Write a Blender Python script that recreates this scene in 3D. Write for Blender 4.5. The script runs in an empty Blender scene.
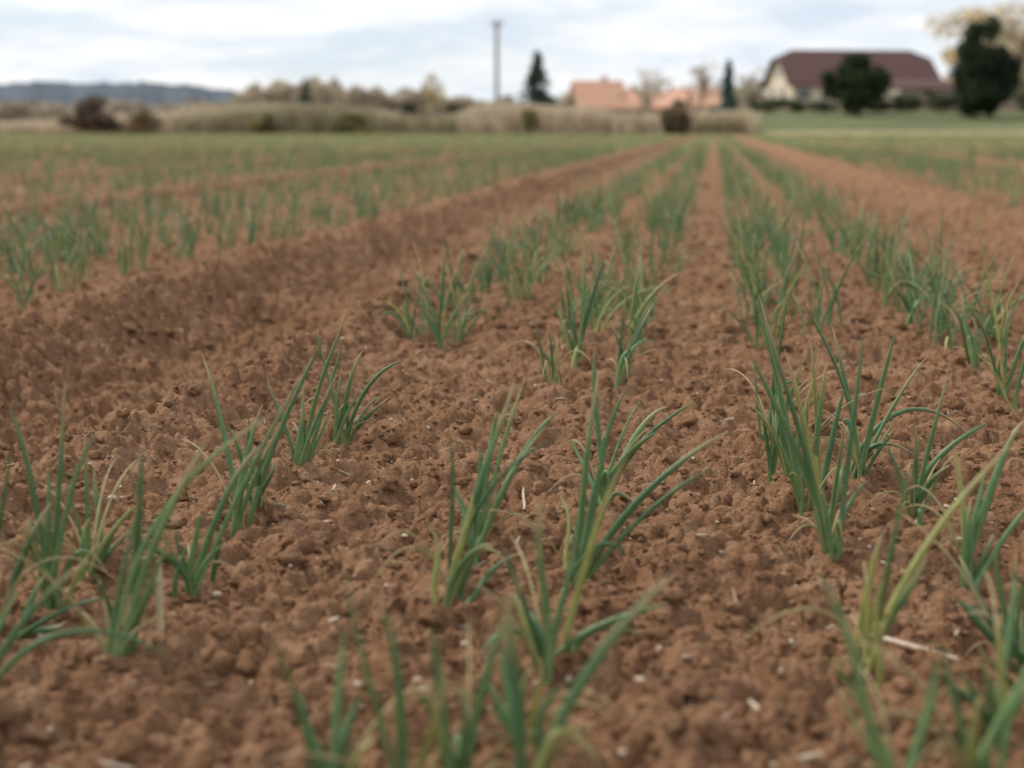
import bpy, math, numpy as np
from mathutils import Vector
rng = np.random.default_rng(11)
sc = bpy.context.scene
H = 0.42; F = 1407.0
PITCH = math.atan(256/F); YAW = math.radians(8.08)
sc.view_settings.view_transform = 'Standard'
try: sc.view_settings.look = 'None'
except Exception: pass
sc.view_settings.exposure = 0

# ------------------------------------------------------------------ noise
def hash2(ix, iy, seed):
    h = (ix*374761393 + iy*668265263 + seed*144269504) & 0xffffffff
    h = ((h ^ (h >> 13))*1274126177) & 0xffffffff
    h = ((h ^ (h >> 15))*974634777) & 0xffffffff
    return ((h ^ (h >> 16)) & 0xffffff)/16777215.0
def vnoise(x, y, seed=0):
    ix = np.floor(x).astype(np.int64); iy = np.floor(y).astype(np.int64)
    fx = x-ix; fy = y-iy
    fx = fx*fx*fx*(fx*(fx*6-15)+10); fy = fy*fy*fy*(fy*(fy*6-15)+10)
    a = hash2(ix, iy, seed); b = hash2(ix+1, iy, seed)
    c = hash2(ix, iy+1, seed); d = hash2(ix+1, iy+1, seed)
    return (a+(b-a)*fx)*(1-fy)+(c+(d-c)*fx)*fy
def sstep(a, b, x):
    t = np.clip((x-a)/(b-a), 0, 1); return t*t*(3-2*t)
def domes(x, y, cell, seed, prob, rmin, rmax, flat):
    ix = np.floor(x/cell).astype(np.int64); iy = np.floor(y/cell).astype(np.int64)
    out = np.zeros_like(x)
    for dx in (-1, 0, 1):
        for dy in (-1, 0, 1):
            cx = ix+dx; cy = iy+dy
            fx = (cx+hash2(cx, cy, seed))*cell; fy = (cy+hash2(cx, cy, seed+1))*cell
            r = cell*(rmin+(rmax-rmin)*hash2(cx, cy, seed+2)**1.5)
            on = hash2(cx, cy, seed+3) < prob
            an = hash2(cx, cy, seed+4)*3.14; el = 0.7+0.5*hash2(cx, cy, seed+5)
            ca = np.cos(an); sa = np.sin(an)
            ux = ((x-fx)*ca+(y-fy)*sa)*el; uy = (-(x-fx)*sa+(y-fy)*ca)/el
            h = flat*r*np.sqrt(np.maximum(0, 1-(ux*ux+uy*uy)/(r*r)))
            out = np.maximum(out, np.where(on, h, 0))
    return out
BP = 2.2
def macro(x, y):
    u = (x+BP/2) % BP - BP/2            # bed coordinate
    a = np.abs(u + 0.06*(vnoise(y*0.7, x*0+3, 5)-.5))
    z = -0.10*sstep(0.76, 1.02, a) + 0.035*np.exp(-((a-0.76)/0.08)**2)
    field = 1-sstep(78, 82, y)
    z = z*field
    right = sstep(-12, 6, x)
    z = z + sstep(80, 130, y)*(0.7+1.25*right) + sstep(130, 500, y)*3.0 - sstep(900, 2500, y)*4
    z = z + sstep(82, 90, y)*0.25*(vnoise(x*.12, y*.12, 77)-.5)
    return z
def height(x, y):
    z = macro(x, y)
    field = (1-sstep(78, 84, y))
    w = 0.016
    xw = x + w*(vnoise(x*34, y*34, 11)-.5) + .006*(vnoise(x*110, y*110, 13)-.5)
    yw = y + w*(vnoise(x*34, y*34, 12)-.5) + .006*(vnoise(x*110, y*110, 14)-.5)
    d = domes(xw, yw, 0.058, 20, .58, .24, .58, .66)
    d2 = domes(xw+5, yw, 0.029, 30, .85, .3, .72, .82)
    d3 = domes(xw, yw+9, 0.014, 40, .9, .35, .8, .85)
    d4 = domes(x, y+3, 0.007, 45, .85, .4, .85, .7)
    pit = domes(xw+2, yw+2, 0.026, 70, .5, .25, .55, .7)
    u = np.abs((x+BP/2) % BP - BP/2)
    rough = 0.95+0.5*sstep(.62, .85, u)
    low = 0.030*(vnoise(x*3.3, y*3.3, 1)-.5)+0.026*(vnoise(x*9, y*9, 2)-.5)+0.014*(vnoise(x*24, y*24, 3)-.5)
    fine = .004*(vnoise(x*150, y*150, 8)-.5)
    z = z + field*(low + rough*(np.maximum(d, d2*.9)*.85 + .42*d2 + d3*.62 + d4*.4 - .25*pit) + fine - 0.024)
    return z

# ------------------------------------------------------------------ mesh builder
class MB:
    def __init__(s): s.v=[]; s.f={3:[],4:[]}; s.m={3:[],4:[]}; s.c=[]; s.n=0
    def add(s, v, f, m=0, col=None):
        v=np.asarray(v,dtype=np.float64).reshape(-1,3); f=np.asarray(f,dtype=np.int64)
        s.v.append(v); k=f.shape[1]
        s.f[k].append(f+s.n); s.m[k].append(np.full(len(f),m))
        if col is None: col=np.ones((len(v),3))*.5
        col=np.broadcast_to(np.asarray(col,float),(len(v),3)); s.c.append(col)
        s.n+=len(v)
    def build(s, name, mats, smooth=True, parent=None):
        V=np.concatenate(s.v); C=np.concatenate(s.c)
        me=bpy.data.meshes.new(name)
        me.vertices.add(len(V)); me.vertices.foreach_set('co',V.astype(np.float32).ravel())
        F3=np.concatenate(s.f[3]) if s.f[3] else np.zeros((0,3),int)
        F4=np.concatenate(s.f[4]) if s.f[4] else np.zeros((0,4),int)
        M=np.concatenate(s.m[3]+s.m[4])
        nl=F3.size+F4.size; npol=len(F3)+len(F4)
        me.loops.add(nl); me.loops.foreach_set('vertex_index',np.concatenate([F3.ravel(),F4.ravel()]).astype(np.int32))
        me.polygons.add(npol)
        tot=np.concatenate([np.full(len(F3),3),np.full(len(F4),4)])
        st=np.concatenate([[0],np.cumsum(tot)[:-1]])
        me.polygons.foreach_set('loop_start',st.astype(np.int32))
        me.polygons.foreach_set('loop_total',tot.astype(np.int32))
        me.polygons.foreach_set('material_index',M.astype(np.int32))
        me.polygons.foreach_set('use_smooth',np.full(npol,smooth))
        me.update(calc_edges=True)
        ca=me.color_attributes.new('Col','FLOAT_COLOR','POINT')
        ca.data.foreach_set('color',np.concatenate([C,np.ones((len(C),1))],1).astype(np.float32).ravel())
        for m in mats: me.materials.append(m)
        ob=bpy.data.objects.new(name,me); sc.collection.objects.link(ob)
        if parent: ob.parent=parent
        return ob

# ------------------------------------------------------------------ materials
def newmat(name):
    m=bpy.data.materials.new(name); m.use_nodes=True
    nt=m.node_tree; b=nt.nodes['Principled BSDF']; return m,nt,b
def attr_mat(name, rough=.6, spec=.3, nscale=40, namp=.35, trans=0.0, bump=0):
    m,nt,b=newmat(name); N=nt.nodes; L=nt.links
    a=N.new('ShaderNodeAttribute'); a.attribute_name='Col'
    tc=N.new('ShaderNodeTexCoord'); no=N.new('ShaderNodeTexNoise'); no.inputs['Scale'].default_value=nscale
    no.inputs['Detail'].default_value=3
    L.new(tc.outputs['Object'],no.inputs['Vector'])
    mr=N.new('ShaderNodeMapRange'); mr.inputs[1].default_value=.25; mr.inputs[2].default_value=.75
    mr.inputs[3].default_value=1-namp; mr.inputs[4].default_value=1+namp
    L.new(no.outputs['Fac'],mr.inputs[0])
    vm=N.new('ShaderNodeVectorMath'); vm.operation='SCALE'
    L.new(a.outputs['Color'],vm.inputs[0]); L.new(mr.outputs[0],vm.inputs['Scale'])
    L.new(vm.outputs[0],b.inputs['Base Color'])
    b.inputs['Roughness'].default_value=rough; b.inputs['Specular IOR Level'].default_value=spec
    if trans:
        t=N.new('ShaderNodeBsdfTranslucent'); L.new(vm.outputs[0],t.inputs['Color'])
        mx=N.new('ShaderNodeMixShader'); mx.inputs[0].default_value=trans
        out=[n for n in N if n.type=='OUTPUT_MATERIAL'][0]
        L.new(b.outputs[0],mx.inputs[1]); L.new(t.outputs[0],mx.inputs[2]); L.new(mx.outputs[0],out.inputs[0])
    return m
def soil_mat():
    m,nt,b=newmat('soil'); N=nt.nodes; L=nt.links
    tc=N.new('ShaderNodeTexCoord')
    def noise(s,d=5,r=.6):
        n=N.new('ShaderNodeTexNoise'); n.inputs['Scale'].default_value=s; n.inputs['Detail'].default_value=d
        n.inputs['Roughness'].default_value=r; L.new(tc.outputs['Object'],n.inputs['Vector']); return n
    n1=noise(2.2,4); n2=noise(34,5,.7); n3=noise(260,3,.7); n4=noise(90,4,.7)
    r1=N.new('ShaderNodeValToRGB'); e=r1.color_ramp.elements
    e[0].position=.34; e[0].color=(.180,.088,.044,1); e[1].position=.68; e[1].color=(.400,.243,.143,1)
    mid=r1.color_ramp.elements.new(.5); mid.color=(.268,.143,.077,1)
    ad=N.new('ShaderNodeMath'); ad.operation='MULTIPLY_ADD'; ad.inputs[1].default_value=.3
    L.new(n1.outputs['Fac'],ad.inputs[0])
    m2=N.new('ShaderNodeMath'); m2.operation='MULTIPLY'; m2.inputs[1].default_value=.7; L.new(n2.outputs['Fac'],m2.inputs[0])
    L.new(m2.outputs[0],ad.inputs[2]); L.new(ad.outputs[0],r1.inputs[0])
    mr=N.new('ShaderNodeMapRange'); mr.inputs[1].default_value=.25; mr.inputs[2].default_value=.75; mr.inputs[3].default_value=.76; mr.inputs[4].default_value=1.22
    L.new(n3.outputs['Fac'],mr.inputs[0])
    sc1=N.new('ShaderNodeVectorMath'); sc1.operation='SCALE'; L.new(r1.outputs[0],sc1.inputs[0]); L.new(mr.outputs[0],sc1.inputs['Scale'])
    a=N.new('ShaderNodeAttribute'); a.attribute_name='Col'
    mk=N.new('ShaderNodeAttribute'); mk.attribute_name='veg'
    n5=noise(1.5,4,.7); mr5=N.new('ShaderNodeMapRange'); mr5.inputs[1].default_value=.3; mr5.inputs[2].default_value=.7; mr5.inputs[3].default_value=.6; mr5.inputs[4].default_value=1.35
    L.new(n5.outputs['Fac'],mr5.inputs[0])
    sv=N.new('ShaderNodeVectorMath'); sv.operation='SCALE'; L.new(a.outputs['Color'],sv.inputs[0]); L.new(mr5.outputs[0],sv.inputs['Scale'])
    mx=N.new('ShaderNodeMix'); mx.data_type='RGBA'
    L.new(mk.outputs['Fac'],mx.inputs['Factor']); L.new(sc1.outputs[0],mx.inputs[6]); L.new(sv.outputs[0],mx.inputs[7])
    L.new(mx.outputs[2],b.inputs['Base Color'])
    b.inputs['Roughness'].default_value=.95; b.inputs['Specular IOR Level'].default_value=.12
    h=N.new('ShaderNodeMath'); h.operation='MULTIPLY_ADD'; h.inputs[1].default_value=.45
    L.new(n3.outputs['Fac'],h.inputs[0]); L.new(n4.outputs['Fac'],h.inputs[2])
    bp=N.new('ShaderNodeBump'); bp.inputs['Strength'].default_value=.9; bp.inputs['Distance'].default_value=.010
    L.new(h.outputs[0],bp.inputs['Height']); L.new(bp.outputs[0],b.inputs['Normal'])
    return m
SOIL=soil_mat()
LEAF=attr_mat('onion_leaf',rough=.42,spec=.4,nscale=90,namp=.18,trans=.12)
VEG=attr_mat('foliage',rough=.8,spec=.15,nscale=1.2,namp=.3,trans=.15)
BARK=attr_mat('bark',rough=.9,spec=.1,nscale=8,namp=.3)
STRAW=attr_mat('straw',rough=.6,spec=.3,nscale=200,namp=.25)
FAR=attr_mat('distant_forest',rough=.95,spec=.0,nscale=.02,namp=.2)

# ------------------------------------------------------------------ ground
th = np.concatenate([np.linspace(-180,-46,30)[:-1], np.linspace(-46,-32,60)[:-1], np.linspace(-32,16,900)[:-1], np.linspace(16,30,60)[:-1], np.linspace(30,180,30)])
th = np.radians(th)[:-1]
r=[0.05,.15,.3,.45,.55]
while r[-1]<5: r.append(r[-1]+max(.0021,.0028*r[-1]))
while r[-1]<90: r.append(r[-1]*1.007)
while r[-1]<6000: r.append(r[-1]*1.05)
r=np.array(r); nr=len(r); na=len(th)
R,T=np.meshgrid(r,th,indexing='ij')
X=(R*np.sin(T)).ravel(); Y=(R*np.cos(T)).ravel()
Z=height(X,Y)
i,j=np.meshgrid(np.arange(nr-1),np.arange(na),indexing='ij'); i=i.ravel(); j=j.ravel(); j2=(j+1)%na
Fq=np.stack([i*na+j,i*na+j2,(i+1)*na+j2,(i+1)*na+j],1)[:, ::-1]
tan=np.array([.36,.30,.17]); grn=np.array([.095,.120,.050]); olv=np.array([.22,.22,.11])
right=sstep(-2,4,X)
g=right*sstep(90,95,Y)*(1-sstep(118,124,Y))*(.75+.25*vnoise(X*.2,Y*.5,66))
col=tan[None]*(1-g[:,None])+grn[None]*g[:,None]
far=sstep(150,400,Y)[:,None]; col=col*(1-far)+olv*far
mb=MB(); mb.add(np.stack([X,Y,Z],1),Fq,0,col)
mb.add([[0,0,float(Z[:na].mean())]],np.zeros((0,3),int),0)
gr=mb.build('ground',[SOIL])
me=gr.data
veg=np.concatenate([sstep(79,82,Y),[0]])
at=me.attributes.new('veg','FLOAT','POINT'); at.data.foreach_set('value',veg.astype(np.float32))

# ------------------------------------------------------------------ tubes from cubic beziers
def tubes(mbd, P, rad, K, S, col0, col1, col2, mat=0, taper=1.0):
    N=len(P); t=np.linspace(0,1,K)
    B=np.stack([(1-t)**3,3*t*(1-t)**2,3*t*t*(1-t),t**3],1)
    C=np.einsum('kb,nbc->nkc',B,P)
    D=np.gradient(C,axis=1); D/=np.linalg.norm(D,axis=2,keepdims=True)+1e-9
    ref=rng.normal(size=(N,1,3)); ref[...,2]*=.2
    U=np.cross(D,ref); U/=np.linalg.norm(U,axis=2,keepdims=True)+1e-9
    W=np.cross(D,U)
    prof=np.interp(t,[0,.12,.3,.6,.85,1],[.8,.85,1,.85,.55,.12]); prof=prof**taper
    rr=rad[:,None]*prof[None]
    if S==2: ang=np.array([0,math.pi])
    else: ang=np.arange(S)*2*math.pi/S
    V=C[:,:,None,:]+rr[:,:,None,None]*(U[:,:,None,:]*np.cos(ang)[None,None,:,None]+W[:,:,None,:]*(np.sin(ang)*.8)[None,None,:,None])
    V=V.reshape(-1,3)
    a=np.clip(t/.40,0,1)[None,:,None]; b=np.clip((t-.60)/.40,0,1)[None,:,None]**1.4
    col=col0[:,None]*(1-a)+col1[:,None]*a; col=col*(1-b)+col2[:,None]*b
    col=np.repeat(col[:,:,None,:],S,2).reshape(-1,3)
    n,k,s=np.meshgrid(np.arange(N),np.arange(K-1),np.arange(S if S>2 else 1),indexing='ij')
    n=n.ravel();k=k.ravel();s=s.ravel(); s2=(s+1)%S
    base=n*K*S
    Fc=np.stack([base+k*S+s,base+k*S+s2,base+(k+1)*S+s2,base+(k+1)*S+s],1)
    mbd.add(V,Fc,mat,col)
def leafcols(N, yellow=.25, lift=1.0):
    m=rng.random((N,1))
    c1=np.array([.068,.152,.058])*(1-m)+np.array([.175,.290,.115])*m
    y=rng.random((N,1))<yellow*.4
    c1=np.where(y,np.array([.34,.35,.11])*(.8+.4*rng.random((N,1))),c1)*lift
    c0=c1*1.1+np.array([.09,.085,.045])
    ty=rng.random((N,1))<yellow*2
    c2=np.where(ty,np.array([.54,.42,.22]),c1*1.1)
    return c0,c1,c2
def random_plants(px,py,nl,hscale=1.0,spread=.006):
    N=len(px); pz=height(px,py)-.008
    hs=hscale*rng.uniform(.6,1.15,N); lean=rng.uniform(0,6.283,N)
    out=[]
    for k in range(nl):
        az=lean+rng.uniform(-.8,.8,N)+math.pi*(k%2)
        L=hs*rng.uniform(.13,.27,N)*(1 if k<3 else .85)
        tilt=np.abs(rng.normal(.22,.24,N)); bend=rng.normal(.30,.30,N)
        drop=rng.random(N)<.14
        bend=np.where(drop,rng.uniform(1.0,2.2,N),bend)
        base=np.stack([px+rng.normal(0,spread,N),py+rng.normal(0,spread*2,N),pz],1)
        def d(a): return np.stack([np.sin(a)*np.cos(az),np.sin(a)*np.sin(az),np.cos(a)],1)
        P1=base+d(tilt*.3)*(L*.33)[:,None]; P2=P1+d(tilt+bend*.4)*(L*.36)[:,None]; P3=P2+d(tilt+bend*1.3)*(L*.34)[:,None]
        out.append(np.stack([base,P1,P2,P3],1))
    return np.concatenate(out)

# ------------------------------------------------------------------ foreground onion plants
cP,sP=math.cos(PITCH),math.sin(PITCH); cY,sY=math.cos(YAW),math.sin(YAW)
def G(px,py):
    a=(px-512)/F; b=(384-py)/F
    fw=cP+b*sP; up=b*cP-sP; D=H/(-up)
    return (-D*fw*sY+D*a*cY, D*fw*cY+D*a*sY, D)
heroes=[
 (828,535,[(748,287),(778,340),(795,400),(835,405),(868,475),(852,330)]),
 (808,500,[(752,300),(765,345),(822,350),(800,385)]),
 (790,470,[(757,298),(775,385),(745,395),(812,350)]),
 (862,470,[(795,300),(832,330),(885,335),(925,348),(890,420)]),
 (772,430,[(760,315),(782,300),(800,345)]),
 (915,515,[(940,372),(905,420),(880,440),(952,450)]),
 (868,655,[(893,445),(1005,445),(925,540),(860,560)]),
 (965,560,[(950,450),(985,470),(1024,430)]),
 (1010,620,[(985,500),(1035,520),(960,560)]),
 (450,595,[(452,442),(515,388),(500,480),(553,447),(528,560),(430,520)]),
 (475,540,[(525,372),(498,400),(545,410),(452,470)]),
 (548,662,[(505,535),(575,500),(540,470),(622,440),(668,590)]),
 (575,560,[(597,352),(628,372),(725,415),(560,490),(610,430)]),
 (600,505,[(595,360),(640,415),(692,402),(570,450)]),
 (305,457,[(303,372),(345,332),(330,400),(352,300)]),
 (345,425,[(318,308),(352,350),(405,345),(382,378),(365,330)]),
 (50,585,[(15,395),(75,362),(116,405),(100,520),(45,500)]),
 (90,560,[(95,425),(140,500),(78,455)]),
 (112,648,[(147,480),(222,420),(290,398),(98,540)]),
 (190,575,[(205,500),(318,345),(262,440),(150,510),(228,530)]),
 (240,510,[(205,340),(325,325),(285,400),(268,440),(225,430)]),
 (-10,610,[(20,430),(112,560),(-30,480)]),
 (-30,700,[(95,565),(20,600)]),
 (552,376,[(527,298),(556,330)]),
 (578,358,[(548,300),(583,242),(603,262),(570,290)]),
 (622,372,[(640,255),(625,290),(655,300),(610,310)]),
 (440,338,[(412,262),(445,252),(470,275),(425,290)]),
 (412,330,[(385,290),(418,275),(400,262)]),
 (460,330,[(450,270),(490,285),(478,250)]),
 (1005,397,[(960,312),(985,292),(1030,300),(1012,330)]),
 (975,360,[(940,300),(965,290),(990,310)]),
 (942,332,[(915,257),(930,262),(962,272),(948,285)]),
 (410,790,[(355,520),(385,560),(450,610),(430,660)]),
 (470,770,[(415,640),(520,560),(455,650)]),
 (530,800,[(505,600),(565,690),(670,585),(500,680)]),
 (330,800,[(285,590),(300,660),(345,620),(380,700)]),
 (900,810,[(815,580),(845,700),(930,660)]),
 (975,800,[(935,640),(965,680),(1030,640),(1010,700)]),
 (1000,740,[(920,655),(1024,580),(985,610)]),
 (1040,690,[(1000,560),(1035,540),(960,600)]),
 (755,300,[(745,245),(765,255),(750,270)]),
 (520,745,[(505,600),(540,640),(480,670)]),
]
rep=[]
for (bx,by,tips) in heroes:
    x,y,D=G(bx,by); s=D/F
    rep.append((x,y))
    P=[]; T_=[(tx-bx,by-ty,1) for tx,ty in tips]
    ne=4 if by<720 else 2
    for q in range(ne):
        i0,i1=rng.integers(0,len(tips),2); f=rng.uniform(.2,.8); g_=rng.uniform(.4,.95)
        ddx=(T_[i0][0]*f+T_[i1][0]*(1-f))*g_; ddz=(T_[i0][1]*f+T_[i1][1]*(1-f))*g_
        T_.append((ddx+rng.normal(0,.22)*abs(ddz),ddz,0))
    stems=[(0,0)]+[(rng.normal(0,.008),rng.choice([-1,1])*rng.uniform(.012,.04)) for _ in range(2)]
    for ti,(ddx,ddz,main) in enumerate(T_):
        dx=ddx*s; dz=ddz*s*1.04
        dy=rng.normal(0,.018)
        st=stems[0] if (main and ti<3) else stems[rng.integers(0,3)]
        b0=np.array([x+st[0]+rng.normal(0,.003),y+st[1]+rng.normal(0,.003),0]); b0[2]=float(height(b0[:1],b0[1:2])[0])-.008
        tip=np.array([x+dx*cY-dy*sY, y+dx*sY+dy*cY, b0[2]+dz+.010])
        if not main: tip[:2]+=[st[0],st[1]]
        c=tip-b0; hz=c.copy(); hz[2]=0
        k=rng.uniform(.05,.30)
        if rng.random()<.15: k=.45
        P1=b0+c*.33; P1[:2]-=hz[:2]*k*.6; P1[2]+=np.linalg.norm(hz)*k*.5
        P2=b0+c*.70; P2[:2]-=hz[:2]*k*.4; P2[2]+=np.linalg.norm(hz)*k*.6
        w_=rng.normal(0,.007,3); P2=P2+w_; P1=P1-w_*.7
        if (not main) and rng.random()<.18:
            tip=tip+hz*.5; tip[2]=b0[2]+(tip[2]-b0[2])*rng.uniform(.3,.7); P2[2]=max(P2[2],tip[2]+.02)+c[2]*.15
        P.append([b0,P1,P2,tip])
    n0=len(P); z=P[0][0][2]
    for q in range(4):
        az=rng.uniform(0,6.28); L=rng.uniform(.05,.15); b0=np.array([x,y,z])
        o=np.array([math.cos(az),math.sin(az),0])
        P.append([b0,b0+o*L*.1+[0,0,L*.4],b0+o*L*.4+[0,0,L*.8],b0+o*L*rng.uniform(.5,1)+[0,0,L*rng.uniform(.1,.95)]])
    P=np.array(P); N=len(P)
    c0,c1,c2=leafcols(N,.28)
    c0[n0:]=[.40,.36,.17]; c1[n0:]=np.array([.52,.43,.20])*rng.uniform(.6,1,(4,1)); c2[n0:]=[.54,.40,.21]
    rad=rng.uniform(.0024,.0044,N); rad[n0:]=.0014
    mb=MB(); tubes(mb,P,rad,16,7,c0,c1,c2)
    mb.build('onion_plant',[LEAF])
hero_xy=np.array(rep)

# ------------------------------------------------------------------ onion rows (mass)
rows=np.array([-.61,-.50,-.26,-.15,.11,.21,.46,.57])
def rowfield(y0,y1,spacing,keep,maxbed):
    xs=[];ys=[]
    for bd in range(-maxbed,maxbed//2+1):
        for ro in rows:
            n=int((y1-y0)/spacing)
            y=y0+(np.arange(n)+rng.random(n))*spacing
            x=bd*BP+ro+rng.normal(0,.018,n)
            k=rng.random(n)<keep*(.3+1.0*sstep(.3,.65,vnoise(y*1.3,np.full(n,ro*17+bd*3.1),50)))
            ang=np.degrees(np.arctan2(x,y)); k&=(ang>-36)&(ang<22)
            xs.append(x[k]);ys.append(y[k])
    return np.concatenate(xs),np.concatenate(ys)
x,y=rowfield(1.0,7,.10,.60,4)
dmin=np.min(np.hypot(x[:,None]-hero_xy[None,:,0],y[:,None]-hero_xy[None,:,1]),axis=1)
inside=(np.abs(x)<.75)&(y<2.75)
k=~inside & (dmin>.06)
x=x[k];y=y[k]
mb=MB()
P=random_plants(x,y,6,1.03,.010); N=len(P); c0,c1,c2=leafcols(N,.36,1.0)
tubes(mb,P,rng.uniform(.0018,.0036,N),10,5,c0,c1,c2)
x,y=rowfield(7,24,.115,.56,12)
P=random_plants(x,y,5,1.0,.012); N=len(P); c0,c1,c2=leafcols(N,.42,1.1)
tubes(mb,P,rng.uniform(.0020,.0034,N),5,3,c0,c1,c2)
x,y=rowfield(24,79,.19,.55,24)
P=random_plants(x,y,4,.92,.02); N=len(P); c0,c1,c2=leafcols(N,.6,1.25)
tubes(mb,P,rng.uniform(.0045,.0075,N),4,2,c0,c1,c2)
mb.build('onion_rows',[LEAF])

# ------------------------------------------------------------------ soil clods
import bmesh
def ico(sub):
    bm=bmesh.new(); bmesh.ops.create_icosphere(bm,subdivisions=sub,radius=1)
    bm.verts.ensure_lookup_table()
    v=np.array([q.co[:] for q in bm.verts]); f=np.array([[w.index for w in q.verts] for q in bm.faces]); bm.free(); return v,f
def clods(n,rmin,rmax,y0,y1,sub):
    iv,fi=ico(sub)
    yy=y0+(y1-y0)*rng.random(n)**1.3; xx=yy*np.tan(np.radians(rng.uniform(-34,20,n)))
    rr=rmin+(rmax-rmin)*rng.random(n)**2.5
    zz=height(xx,yy)+rr*.15
    off=rng.uniform(0,50,(n,1))
    V=iv[None].repeat(n,0)
    dsp=1+.5*(vnoise(V[...,0]*1.6+off,V[...,1]*1.6+V[...,2]*1.3+off,60)-.5)+.6*(vnoise(V[...,0]*3.5+off+V[...,2]*2,V[...,1]*3.5+off,61)-.5)
    V=V*dsp[...,None]*rng.uniform(.7,1.3,(n,1,3))*rr[:,None,None]; V[...,2]*=.7
    V=V+np.stack([xx,yy,zz],1)[:,None]
    Fc=(fi[None]+(np.arange(n)*len(iv))[:,None,None]).reshape(-1,3)
    return V.reshape(-1,3),Fc
mb=MB()
v,f=clods(2000,.004,.013,.6,3.4,3); mb.add(v,f)
v,f=clods(5500,.004,.015,3,12,2); mb.add(v,f)
v,f=clods(16000,.0018,.005,.6,3.2,1); mb.add(v,f)
mb.build('soil_clods',[SOIL])
mb=MB(); v,f=clods(420,.0015,.0045,.6,4,2); v=v+[0,0,.001]
mb.add(v,f,0,np.array([.50,.41,.31])); mb.build('pebbles',[STRAW])

# ------------------------------------------------------------------ straw
def stick(mbd,p0,p1,rad,c,K=6,wob=.1):
    p0=np.array(p0);p1=np.array(p1);d=p1-p0;L=np.linalg.norm(d)
    P=np.array([[p0,p0+d*.33+rng.normal(0,wob*L*.3,3)*[1,1,.3],p0+d*.66+rng.normal(0,wob*L*.3,3)*[1,1,.3],p1]])
    c=np.array([c]); tubes(mbd,P,np.array([rad]),K,6,c,c,c*1.1,taper=.3)
mb=MB(); n=480
yy=.7+rng.random(n)**1.4*6; xx=yy*np.tan(np.radians(rng.uniform(-32,18,n)))
zz=height(xx,yy)
for q in range(n):
    L=rng.uniform(.005,.018) if rng.random()<.95 else rng.uniform(.03,.05); az=rng.uniform(0,6.28)
    o=np.array([math.cos(az),math.sin(az),rng.uniform(-.1,.35)])*L
    p=np.array([xx[q],yy[q],zz[q]+.003])
    stick(mb,p-o/2,p+o/2+[0,0,.002],rng.uniform(.0008,.0024),np.array([.58,.46,.33])*rng.uniform(.4,1.05),5)
mb.build('straw_bits',[STRAW])
def zg(x,y): return float(height(np.array([x]),np.array([y]))[0])
x,y,D=G(160,632); z=zg(x,y); mb=MB(); stick(mb,[x,y,z-.005],[x+.002,y,z+.064],.0036,[.62,.51,.35],8,.06); mb.build('dry_stem_stub',[STRAW])
x,y,D=G(862,603); x2,y2,D=G(960,635); mb=MB(); stick(mb,[x,y,zg(x,y)+.008],[x2,y2,zg(x2,y2)+.008],.0030,[.56,.43,.32],10,.1); mb.build('straw_stalk',[STRAW])

# ------------------------------------------------------------------ background vegetation
def at_px(px,D):
    t=math.atan((px-512)*cP/F)-YAW
    return D*math.sin(t), D*math.cos(t)
def zt(x,y): return float(macro(np.array([x]),np.array([y]))[0])
def leafcloud(mbd,pts,size,cols,mat=0):
    N=len(pts); a=rng.normal(size=(N,3)); a/=np.linalg.norm(a,axis=1,keepdims=True)
    b=rng.normal(size=(N,3)); b=np.cross(a,b); b/=np.linalg.norm(b,axis=1,keepdims=True)
    s=(size*rng.uniform(.5,1.3,N))[:,None]
    V=np.stack([pts-a*s-b*s*.5,pts+a*s-b*s*.5,pts+a*s*.8+b*s*.6,pts-a*s*.7+b*s*.5],1).reshape(-1,3)
    mbd.add(V,np.arange(N*4).reshape(N,4),mat,np.repeat(cols,4,0))
def frust(mbd,p0,p1,r0,r1,c,mat=1,S=6):
    p0=np.array(p0,float);p1=np.array(p1,float);d=p1-p0;d/=np.linalg.norm(d)+1e-9
    u=np.cross(d,[.3,.9,.1]);u/=np.linalg.norm(u);w=np.cross(d,u)
    a=np.arange(S)*2*math.pi/S
    ring=u*np.cos(a)[:,None]+w*np.sin(a)[:,None]
    V=np.concatenate([p0+ring*r0,p1+ring*r1]); i=np.arange(S);j=(i+1)%S
    mbd.add(V,np.stack([i,j,j+S,i+S],1),mat,c)
def crown(n,c0,rx,rz,clumps,spread=.9,cs=(.22,.42)):
    c=rng.normal(size=(clumps,3)); c/=np.linalg.norm(c,axis=1,keepdims=True); c*=rng.uniform(.2,spread,(clumps,1))
    k=rng.integers(0,clumps,n); p=rng.normal(size=(n,3)); p/=np.linalg.norm(p,axis=1,keepdims=True)
    p*=(rng.random((n,1))**.4)*rng.uniform(cs[0],cs[1],(clumps,1))[k]
    S=np.array([rx,rx,rz]); q=c[k]+p
    return np.array(c0)+q*S, rng.uniform(.6,1.35,clumps)[k], np.array(c0)+c*S
def bush(name,px,D,w,h,col,n=2500,size=.12,dz=0):
    x,y=at_px(px,D); z=zt(x,y)+dz; mb=MB()
    pts,sh,_=crown(n,(x,y,z+h*.48),w*.5,h*.55,16)
    k=pts[:,2]>z-.1; pts=pts[k]; sh=sh[k]
    leafcloud(mb,pts,size,np.array(col)[None]*(sh*rng.uniform(.7,1.3,len(sh)))[:,None])
    for q in range(9):
        a=rng.uniform(0,6.28); frust(mb,[x+.1*math.cos(a),y+.1*math.sin(a),z-.1],[x+w*.35*math.cos(a),y+w*.35*math.sin(a),z+h*rng.uniform(.5,.95)],.04,.012,[.08,.06,.04])
    return mb.build(name,[VEG,BARK],smooth=False)
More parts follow.
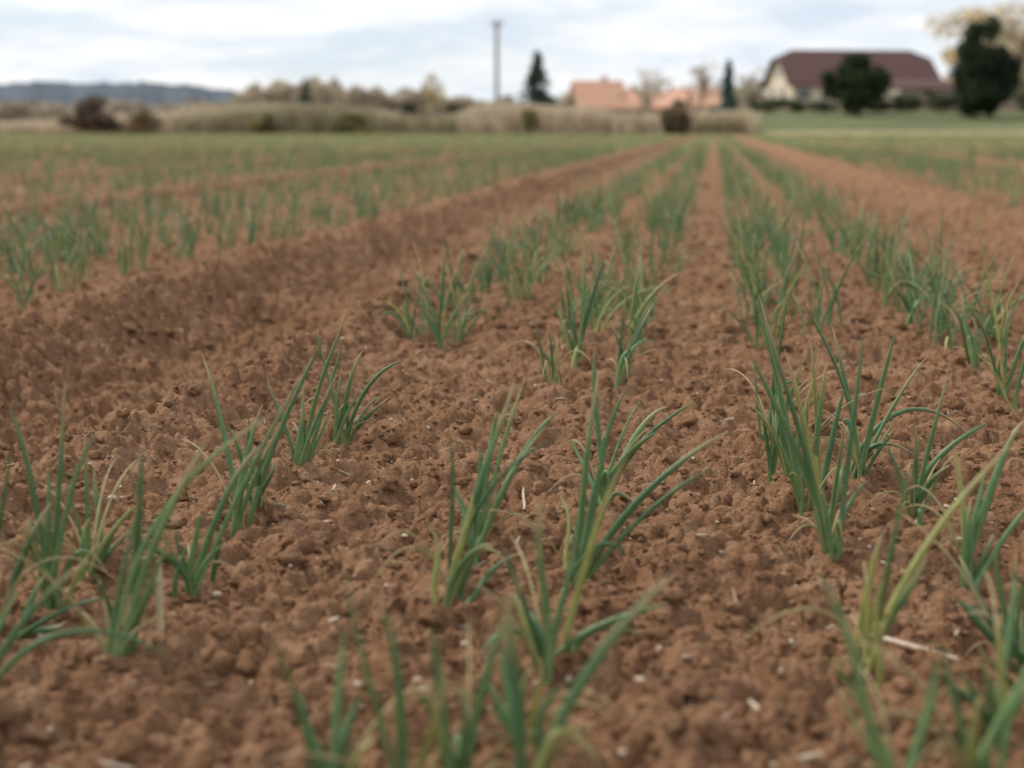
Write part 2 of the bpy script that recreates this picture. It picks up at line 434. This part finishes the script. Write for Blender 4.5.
def spruce(name,px,D,h,w,col):
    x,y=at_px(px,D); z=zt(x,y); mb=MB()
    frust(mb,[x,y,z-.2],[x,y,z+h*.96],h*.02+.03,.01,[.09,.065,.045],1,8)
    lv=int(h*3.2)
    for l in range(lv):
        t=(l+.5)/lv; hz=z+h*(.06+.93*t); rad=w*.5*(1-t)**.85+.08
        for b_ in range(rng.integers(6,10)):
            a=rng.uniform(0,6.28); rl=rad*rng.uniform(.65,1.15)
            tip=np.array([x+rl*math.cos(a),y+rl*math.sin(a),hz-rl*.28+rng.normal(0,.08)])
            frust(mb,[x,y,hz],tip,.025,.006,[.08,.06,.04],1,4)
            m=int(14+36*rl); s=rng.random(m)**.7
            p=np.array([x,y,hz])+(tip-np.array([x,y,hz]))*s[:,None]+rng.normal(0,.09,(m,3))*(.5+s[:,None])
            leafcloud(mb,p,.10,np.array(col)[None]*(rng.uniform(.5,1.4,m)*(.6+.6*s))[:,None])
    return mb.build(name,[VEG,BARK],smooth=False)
def tree(name,px,D,h,w,col,n=4000,size=.12,bark=(.12,.09,.07),low=.25,clumps=26,twigs=5,dz=0,cs=(.14,.34)):
    x,y=at_px(px,D); z=zt(x,y)+dz; mb=MB()
    rz=h*(1-low)/2; cz=z+h*low+rz
    pts,sh,cc=crown(n,(x,y,cz),w*.5*.95,rz*.95,clumps,.95,cs)
    k=pts[:,2]>z; leafcloud(mb,pts[k],size,np.array(col)[None]*(sh*rng.uniform(.7,1.3,n))[k][:,None])
    tr=h*.018+.04; zf=z+h*max(low,.15)
    frust(mb,[x,y,z-.3],[x,y,zf],tr*1.3,tr,bark,1,8); frust(mb,[x,y,zf],[x+.1,y,z+h*.85],tr,tr*.25,bark,1,7)
    for c in cc:
        s=np.array([x,y,zf+(max(c[2],zf)-zf)*rng.uniform(.1,.6)])
        m=(s+c)/2+np.array([0,0,-.08*h*rng.random()]); frust(mb,s,m,tr*.45,tr*.28,bark,1,5); frust(mb,m,c,tr*.28,tr*.1,bark,1,5)
        for q in range(twigs):
            e=c+rng.normal(0,.13,3)*[w,w,h*.9]; e[2]+=.05*h
            frust(mb,c,e,tr*.12,.008,bark,1,3)
    return mb.build(name,[VEG,BARK],smooth=False)

# dry reed / grass band
mb=MB(); n=65000
t=rng.uniform(-31,1.5,n); D=rng.uniform(84,97,n)
xx=D*np.sin(np.radians(t)); yy=D*np.cos(np.radians(t)); zz=macro(xx,yy)
hh=(.55+1.3*vnoise(xx*.22,yy*.1,90)*sstep(-29,-22,t)+.25*vnoise(xx*1.1,yy*.6,93))*rng.uniform(.5,1.1,n)
m=vnoise(xx*.35,yy*.35,91)[:,None]; cc=np.array([.58,.47,.32])*(1-m)+np.array([.78,.66,.49])*m
gm=(vnoise(xx*.16+7,yy*.3,92)[:,None]>.70); cc=np.where(gm,cc*.55+np.array([.06,.07,.02]),cc)
cc=cc*rng.uniform(.6,1.12,(n,1))
lx=rng.normal(0,.18,n)*hh; ly=rng.normal(0,.18,n)*hh; a=rng.uniform(0,6.28,n); w=.035
wx=np.cos(a)*w; wy=np.sin(a)*w
V=np.stack([np.stack([xx-wx,yy-wy,zz-.05],1),np.stack([xx+wx,yy+wy,zz-.05],1),np.stack([xx+lx+wx*.5,yy+ly+wy*.5,zz+hh],1),np.stack([xx+lx-wx*.5,yy+ly-wy*.5,zz+hh],1)],1).reshape(-1,3)
mb.add(V,np.arange(n*4).reshape(n,4),0,np.repeat(cc,4,0)); mb.build('dry_grass_strip',[VEG],smooth=False)

bush('bramble_bush',95,82,3.8,2.0,(.18,.135,.10),2600,.12)
bush('bramble_bush',142,84,2.6,1.6,(.34,.26,.16),1100,.11)
bush('round_shrub',349,81,2.7,1.2,(.22,.21,.09),2000,.10)
bush('round_shrub',681,74,2.5,2.0,(.20,.155,.10),3500,.10)
bush('young_shrub',530,80,1.0,1.7,(.28,.28,.10),900,.08)
bush('round_shrub',565,128,2.4,2.2,(.06,.08,.04),1500,.12)
bush('round_shrub',455,160,3.0,2.7,(.07,.085,.05),1500,.14)
bush('round_shrub',408,170,3.6,2.7,(.08,.09,.055),1500,.14)
bush('round_shrub',260,83,2.4,1.3,(.28,.25,.12),1200,.10)
for px_,D_,w_,h_ in ((770,119,3.5,1.3),(905,118,3.2,1.4),(940,117,4.2,1.5),(1035,112,5,2.6),(795,120,2.6,1.0),(820,118,3.5,.9),(880,119,3,1.0),(975,118,4,1.2)):
    bush('garden_shrub',px_,D_,w_,h_,(.10,.115,.055),1500,.12)
tree('evergreen_tree',853,112,4.6,4.8,(.045,.070,.030),13000,.15,low=.02,clumps=44,twigs=1,cs=(.22,.42))
spruce('spruce_tree',537,126,6.4,4.2,(.050,.078,.046))
spruce('spruce_tree',306,230,7.0,4.2,(.12,.13,.10))
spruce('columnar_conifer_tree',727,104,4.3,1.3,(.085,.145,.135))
tree('evergreen_tree',988,108,6.9,6.4,(.036,.055,.030),16000,.16,low=-.02,clumps=56,twigs=1,cs=(.16,.34))
tree('willow_tree',992,150,11.2,15,(.64,.55,.38),13000,.18,bark=(.36,.30,.22),low=.12,clumps=54)
tree('bare_tree',700,150,6.2,5,(.50,.43,.33),900,.09,bark=(.30,.26,.22),low=.2)
tree('bare_tree',645,170,6.4,7,(.52,.44,.34),1300,.11,bark=(.30,.26,.22),low=.2)
tree('birch_tree',433,190,7.0,3.6,(.62,.52,.30),1500,.12,bark=(.42,.37,.30),low=.15)
tree('bare_tree',752,160,5.0,6,(.42,.38,.26),1200,.12,bark=(.28,.24,.20),low=.15)

def treemass(name,x0,x1,D,hfun,col,n,size,ddepth=20,mat=VEG):
    px=rng.uniform(x0,x1,n); t=np.arctan((px-512)*cP/F)-YAW; d=D+rng.uniform(0,ddepth,n)
    xx=d*np.sin(t); yy=d*np.cos(t); z0=macro(xx,yy)
    hmax=hfun(px)
    lump=.6+.4*vnoise(px/22,px*0+1,70)+.25*(vnoise(px/6,px*0+2,71)-.5)
    zz=z0+hmax*lump*rng.random(n)**.75
    cc=np.array(col)[None]*(.7+.6*vnoise(px/11,zz*.5,72))[:,None]*rng.uniform(.8,1.2,(n,1))
    mb=MB(); leafcloud(mb,np.stack([xx,yy,zz],1),size,cc); return mb.build(name,[mat],smooth=False)
treemass('distant_scrub',215,500,260,lambda p:9*np.interp(p,[215,250,330,400,470,500],[.2,.85,.95,.75,.55,.3]),(.52,.44,.34),20000,.45)  # beige scrub, its colour lightened to imitate distance haze
treemass('distant_scrub',480,800,260,lambda p:5.0+0*p,(.50,.44,.37),12000,.4)
treemass('distant_scrub',-40,240,300,lambda p:4.6+0*p,(.44,.37,.29),9000,.45)
treemass('distant_scrub',920,1080,230,lambda p:8+0*p,(.36,.32,.22),9000,.45)

# forest hill on the horizon
mb=MB(); nx=360; px=np.linspace(-260,1300,nx); t=np.arctan((px-512)*cP/F)-YAW
top=np.interp(px,[-260,0,60,150,230,330,500,700,1300],[58,50,52,52,44,34,26,24,22])+3*(vnoise(px/6,px*0,80)-.5)+4*(vnoise(px/25,px*0,81)-.5)
rowsz=[]
for kk,(dd,ff) in enumerate([(1450,-.2),(1480,.35),(1540,.7),(1620,.9),(1700,1.0),(1800,.95),(2100,-.1)]):
    rowsz.append(np.stack([dd*np.sin(t),dd*np.cos(t),top*ff+3*(vnoise(px/5,px*0+kk*3,82)-.5)],1))
V=np.concatenate(rowsz); i,j=np.meshgrid(np.arange(6),np.arange(nx-1),indexing='ij'); i=i.ravel();j=j.ravel()
cc=np.array([.125,.145,.165])[None]*(.85+.3*vnoise(np.tile(px,7)/20,np.repeat(np.arange(7),nx)*1.3,83))[:,None]  # bluish colour paints the distance haze onto the forest
mb.add(V,np.stack([i*nx+j,i*nx+j+1,(i+1)*nx+j+1,(i+1)*nx+j],1),0,cc); mb.build('forest_hill',[FAR])

# ------------------------------------------------------------------ buildings
def plain(name,c,rough=.8,ns=3,namp=.15):
    m,nt,b=newmat(name); N=nt.nodes; L=nt.links
    tc=N.new('ShaderNodeTexCoord'); no=N.new('ShaderNodeTexNoise'); no.inputs['Scale'].default_value=ns; no.inputs['Detail'].default_value=4
    L.new(tc.outputs['Object'],no.inputs['Vector'])
    mr=N.new('ShaderNodeMapRange'); mr.inputs[3].default_value=1-namp; mr.inputs[4].default_value=1+namp; L.new(no.outputs['Fac'],mr.inputs[0])
    vm=N.new('ShaderNodeVectorMath'); vm.operation='SCALE'; vm.inputs[0].default_value=c; L.new(mr.outputs[0],vm.inputs['Scale'])
    L.new(vm.outputs[0],b.inputs['Base Color']); b.inputs['Roughness'].default_value=rough
    return m
M_cream=plain('cream_render',(.60,.52,.40)); M_maroon=plain('maroon_tiles',(.092,.042,.037),.85,6,.25)
M_orange=plain('orange_tiles',(.62,.34,.23),.8,6,.2); M_glass=plain('window_glass',(.05,.06,.07),.1)
M_white=plain('white_paint',(.75,.74,.70)); M_brick=plain('brick',(.35,.17,.11)); M_wood=plain('weathered_wood',(.38,.29,.22),.8,8,.3)
def box(name,c,s,mat,parent):
    mb=MB(); x,y,z=[q/2 for q in s]
    V=np.array([[sx*x,sy*y,sz*z] for sx in(-1,1) for sy in(-1,1) for sz in(-1,1)])+np.array(c)
    mb.add(V,[[0,1,3,2],[4,6,7,5],[0,4,5,1],[2,3,7,6],[0,2,6,4],[1,5,7,3]])
    ob=mb.build(name,[mat],False,parent)
    bv=ob.modifiers.new('b','BEVEL'); bv.width=.015; bv.segments=1
    return ob
def house(name,px,D,L,W,wh,rh,wallm,roofm,rot,hip=0.25,dz=0,windows=5,chim=True):
    x,y=at_px(px,D); z=zt(x,y)+dz
    e=bpy.data.objects.new(name,None); sc.collection.objects.link(e); e.location=(x,y,z); e.rotation_euler[2]=rot
    mb=MB(); l,w=L/2,W/2; hh=rh*(1-hip)
    V=[[-l,-w,-.5],[l,-w,-.5],[l,w,-.5],[-l,w,-.5],[-l,-w,wh],[l,-w,wh],[l,w,wh],[-l,w,wh]]
    V+= [[-l,-w*hip,wh+hh-.05],[-l,w*hip,wh+hh-.05],[l,-w*hip,wh+hh-.05],[l,w*hip,wh+hh-.05]]
    mb.add(V,[[0,1,5,4],[1,2,6,5],[2,3,7,6],[3,0,4,7],[4,8,9,7],[5,6,11,10]]); mb.build('walls',[wallm],False,e)
    o=.5; mb=MB(); sl=rh/w; hx=l-hip*w
    ez=wh-o*sl
    A=[-l-o,-w-o,ez];B=[l+o,-w-o,ez];C=[l+o,w+o,ez];Dd=[-l-o,w+o,ez]
    r0=[-hx,0,wh+rh];r1=[hx,0,wh+rh]; hz=wh+rh*(1-hip); hy=w*hip
    g0=[-l-o,-hy,hz];g1=[-l-o,hy,hz];g2=[l+o,-hy,hz];g3=[l+o,hy,hz]
    V=np.array([A,B,C,Dd,r0,r1,g0,g1,g2,g3])
    V=np.concatenate([V,V+[0,0,.18]])
    q=[[0,1,8,6],[6,8,5,4],[2,3,7,9],[9,7,4,5]]; q2=[[i+10 for i in f] for f in q]
    side=[[0,1,11,10],[2,3,13,12],[0,6,16,10],[3,7,17,13],[1,8,18,11],[2,9,19,12],[6,7,17,16],[8,9,19,18]]
    mb.add(V,q+q2+side); mb.add(V,[[6,4,7],[8,9,5],[16,14,17],[18,19,15]]); mb.build('roof',[roofm],False,e)
    for k in range(windows):
        wx=-l+L*(k+.5)/windows
        if k==windows//2:
            box('door',(wx,-w-.03,wh*.5-.2),(1.0,.08,2.0),M_wood,e); continue
        box('window_frame',(wx,-w-.02,wh*.55),(1.4,.10,1.2),M_white,e)
        box('window_glass',(wx-.33,-w-.08,wh*.55),(.56,.04,1.0),M_glass,e); box('window_glass',(wx+.33,-w-.08,wh*.55),(.56,.04,1.0),M_glass,e)
    for sy in (-1.6,1.6):
        box('gable_window_frame',(-l-.02,sy,wh*.6),(.10,1.1,1.2),M_white,e); box('gable_window_glass',(-l-.08,sy,wh*.6),(.04,.9,1.0),M_glass,e)
    box('gable_window_frame',(-l-.02,0,wh+rh*.35),(.10,1.1,.9),M_white,e); box('gable_window_glass',(-l-.08,0,wh+rh*.35),(.04,.9,.7),M_glass,e)
    if chim: box('chimney',(L*.18,.6,wh+rh+.1),(.6,.6,1.3),M_brick,e)
    return e
house('farmhouse',848,136,13.4,8,2.3,2.85,M_cream,M_maroon,math.radians(14),.28,dz=.2,windows=6,chim=False)
house('orange_roof_house',597,190,6.0,6.5,2.4,3.1,M_cream,M_orange,math.radians(20),.0,windows=3)
house('orange_roof_house',660,200,7,6,2.2,2.0,M_cream,M_orange,math.radians(-10),.0,windows=3)
house('orange_roof_house',628,225,6,6,2.4,2.6,M_cream,M_orange,math.radians(35),.0,windows=3)
house('orange_roof_house',697,215,6,6,2.1,2.2,M_cream,M_orange,math.radians(8),.0,windows=3)
house('garage',916,128,4.0,4,1.9,.6,M_cream,M_maroon,math.radians(10),.0,windows=3,chim=False)
mb=MB()
def bx(x0,y0,x1,y1,z0,z1,th_):
    d=np.array([x1-x0,y1-y0]);d=d/np.linalg.norm(d);nn=np.array([-d[1],d[0]])*th_/2
    V=[]
    for zz_ in(z0,z1):
        V+= [[x0-nn[0],y0-nn[1],zz_],[x1-nn[0],y1-nn[1],zz_],[x1+nn[0],y1+nn[1],zz_],[x0+nn[0],y0+nn[1],zz_]]
    mb.add(V,[[0,3,2,1],[4,5,6,7],[0,1,5,4],[1,2,6,5],[2,3,7,6],[3,0,4,7]],0)
xa,ya=at_px(742,122); xb,yb=at_px(1060,120); Lf=math.hypot(xb-xa,yb-ya); nb=int(Lf/.16)
for k in range(nb):
    t0=k/nb; t1=(k+.8)/nb; X0=xa+(xb-xa)*t0;Y0=ya+(yb-ya)*t0;X1=xa+(xb-xa)*t1;Y1=ya+(yb-ya)*t1
    z0=zt(X0,Y0); bx(X0,Y0,X1,Y1,z0+.05,z0+1.0+rng.normal(0,.02),.03)
    if k%14==0: bx(X0,Y0+.08,X0+.12,Y0+.08,z0-.2,z0+1.15,.1)
mb.build('board_fence',[M_wood],False)
x,y=at_px(497,150); z=zt(x,y); mb=MB(); hp=(128-25)/F*150+H-z
pc=[.26,.23,.20]
frust(mb,[x,y,z-.5],[x,y,z+hp],.25,.18,pc,0,12)
frust(mb,[x-.75,y,z+hp-.35],[x+.75,y,z+hp-.35],.09,.09,pc,0,6)
frust(mb,[x-.55,y,z+hp-.4],[x,y,z+hp-1.1],.03,.03,pc,0,5); frust(mb,[x+.55,y,z+hp-.4],[x,y,z+hp-1.1],.03,.03,pc,0,5)
for q in(-.65,0,.65): frust(mb,[x+q,y,z+hp-.3],[x+q,y,z+hp+.02],.06,.04,[.5,.48,.45],0,8)
mb.build('utility_pole',[BARK])

# ------------------------------------------------------------------ world, sun
w=bpy.data.worlds.new('World'); sc.world=w; w.use_nodes=True; nt=w.node_tree; N=nt.nodes; L=nt.links
bg=N['Background']; sky=N.new('ShaderNodeTexSky'); sky.sky_type='NISHITA'; sky.sun_disc=False
EL=math.radians(44); AZ=math.radians(-62)
sky.sun_elevation=EL; sky.sun_rotation=AZ; sky.dust_density=1.0
tc=N.new('ShaderNodeTexCoord'); mp=N.new('ShaderNodeMapping'); mp.inputs['Scale'].default_value=(1,1,5.0); mp.inputs['Location'].default_value=(.6,.2,.3); L.new(tc.outputs['Generated'],mp.inputs[0])
no=N.new('ShaderNodeTexNoise'); no.inputs['Scale'].default_value=5.5; no.inputs['Detail'].default_value=4; no.inputs['Roughness'].default_value=.5; L.new(mp.outputs[0],no.inputs['Vector'])
rp=N.new('ShaderNodeValToRGB'); rp.color_ramp.elements[0].position=.30; rp.color_ramp.elements[0].color=(.80,.80,.80,1); rp.color_ramp.elements[1].position=.6
L.new(no.outputs['Fac'],rp.inputs[0])
no2=N.new('ShaderNodeTexNoise'); no2.inputs['Scale'].default_value=7; no2.inputs['Detail'].default_value=5; no2.inputs['Roughness'].default_value=.6; L.new(mp.outputs[0],no2.inputs['Vector'])
cr=N.new('ShaderNodeValToRGB'); cr.color_ramp.elements[0].position=.38; cr.color_ramp.elements[0].color=(.60,.675,.765,1); cr.color_ramp.elements[1].position=.58; cr.color_ramp.elements[1].color=(.85,.86,.875,1)
L.new(no2.outputs['Fac'],cr.inputs[0])
sc10=N.new('ShaderNodeVectorMath'); sc10.operation='SCALE'; sc10.inputs['Scale'].default_value=8.4; L.new(cr.outputs[0],sc10.inputs[0])
mx=N.new('ShaderNodeMix'); mx.data_type='RGBA'; L.new(rp.outputs[0],mx.inputs['Factor']); L.new(sky.outputs[0],mx.inputs[6]); L.new(sc10.outputs[0],mx.inputs[7])
L.new(mx.outputs[2],bg.inputs['Color']); bg.inputs['Strength'].default_value=.145
sl=bpy.data.lights.new('sun','SUN'); sl.energy=3.0; sl.angle=math.radians(9); sl.color=(1,.94,.86)
so=bpy.data.objects.new('sun',sl); sc.collection.objects.link(so)
dv=Vector((math.sin(AZ)*math.cos(EL),math.cos(AZ)*math.cos(EL),math.sin(EL)))
so.rotation_euler=dv.to_track_quat('Z','Y').to_euler()

# ------------------------------------------------------------------ camera
cam=bpy.data.cameras.new('camera'); co=bpy.data.objects.new('camera',cam); sc.collection.objects.link(co); sc.camera=co
cam.sensor_width=36; cam.lens=F/1024*36; cam.clip_start=.05; cam.clip_end=9000
co.location=(0,0,H); co.rotation_euler=(math.pi/2-PITCH,0,YAW)
cam.dof.use_dof=True; cam.dof.focus_distance=1.85; cam.dof.aperture_fstop=cam.lens/13.0
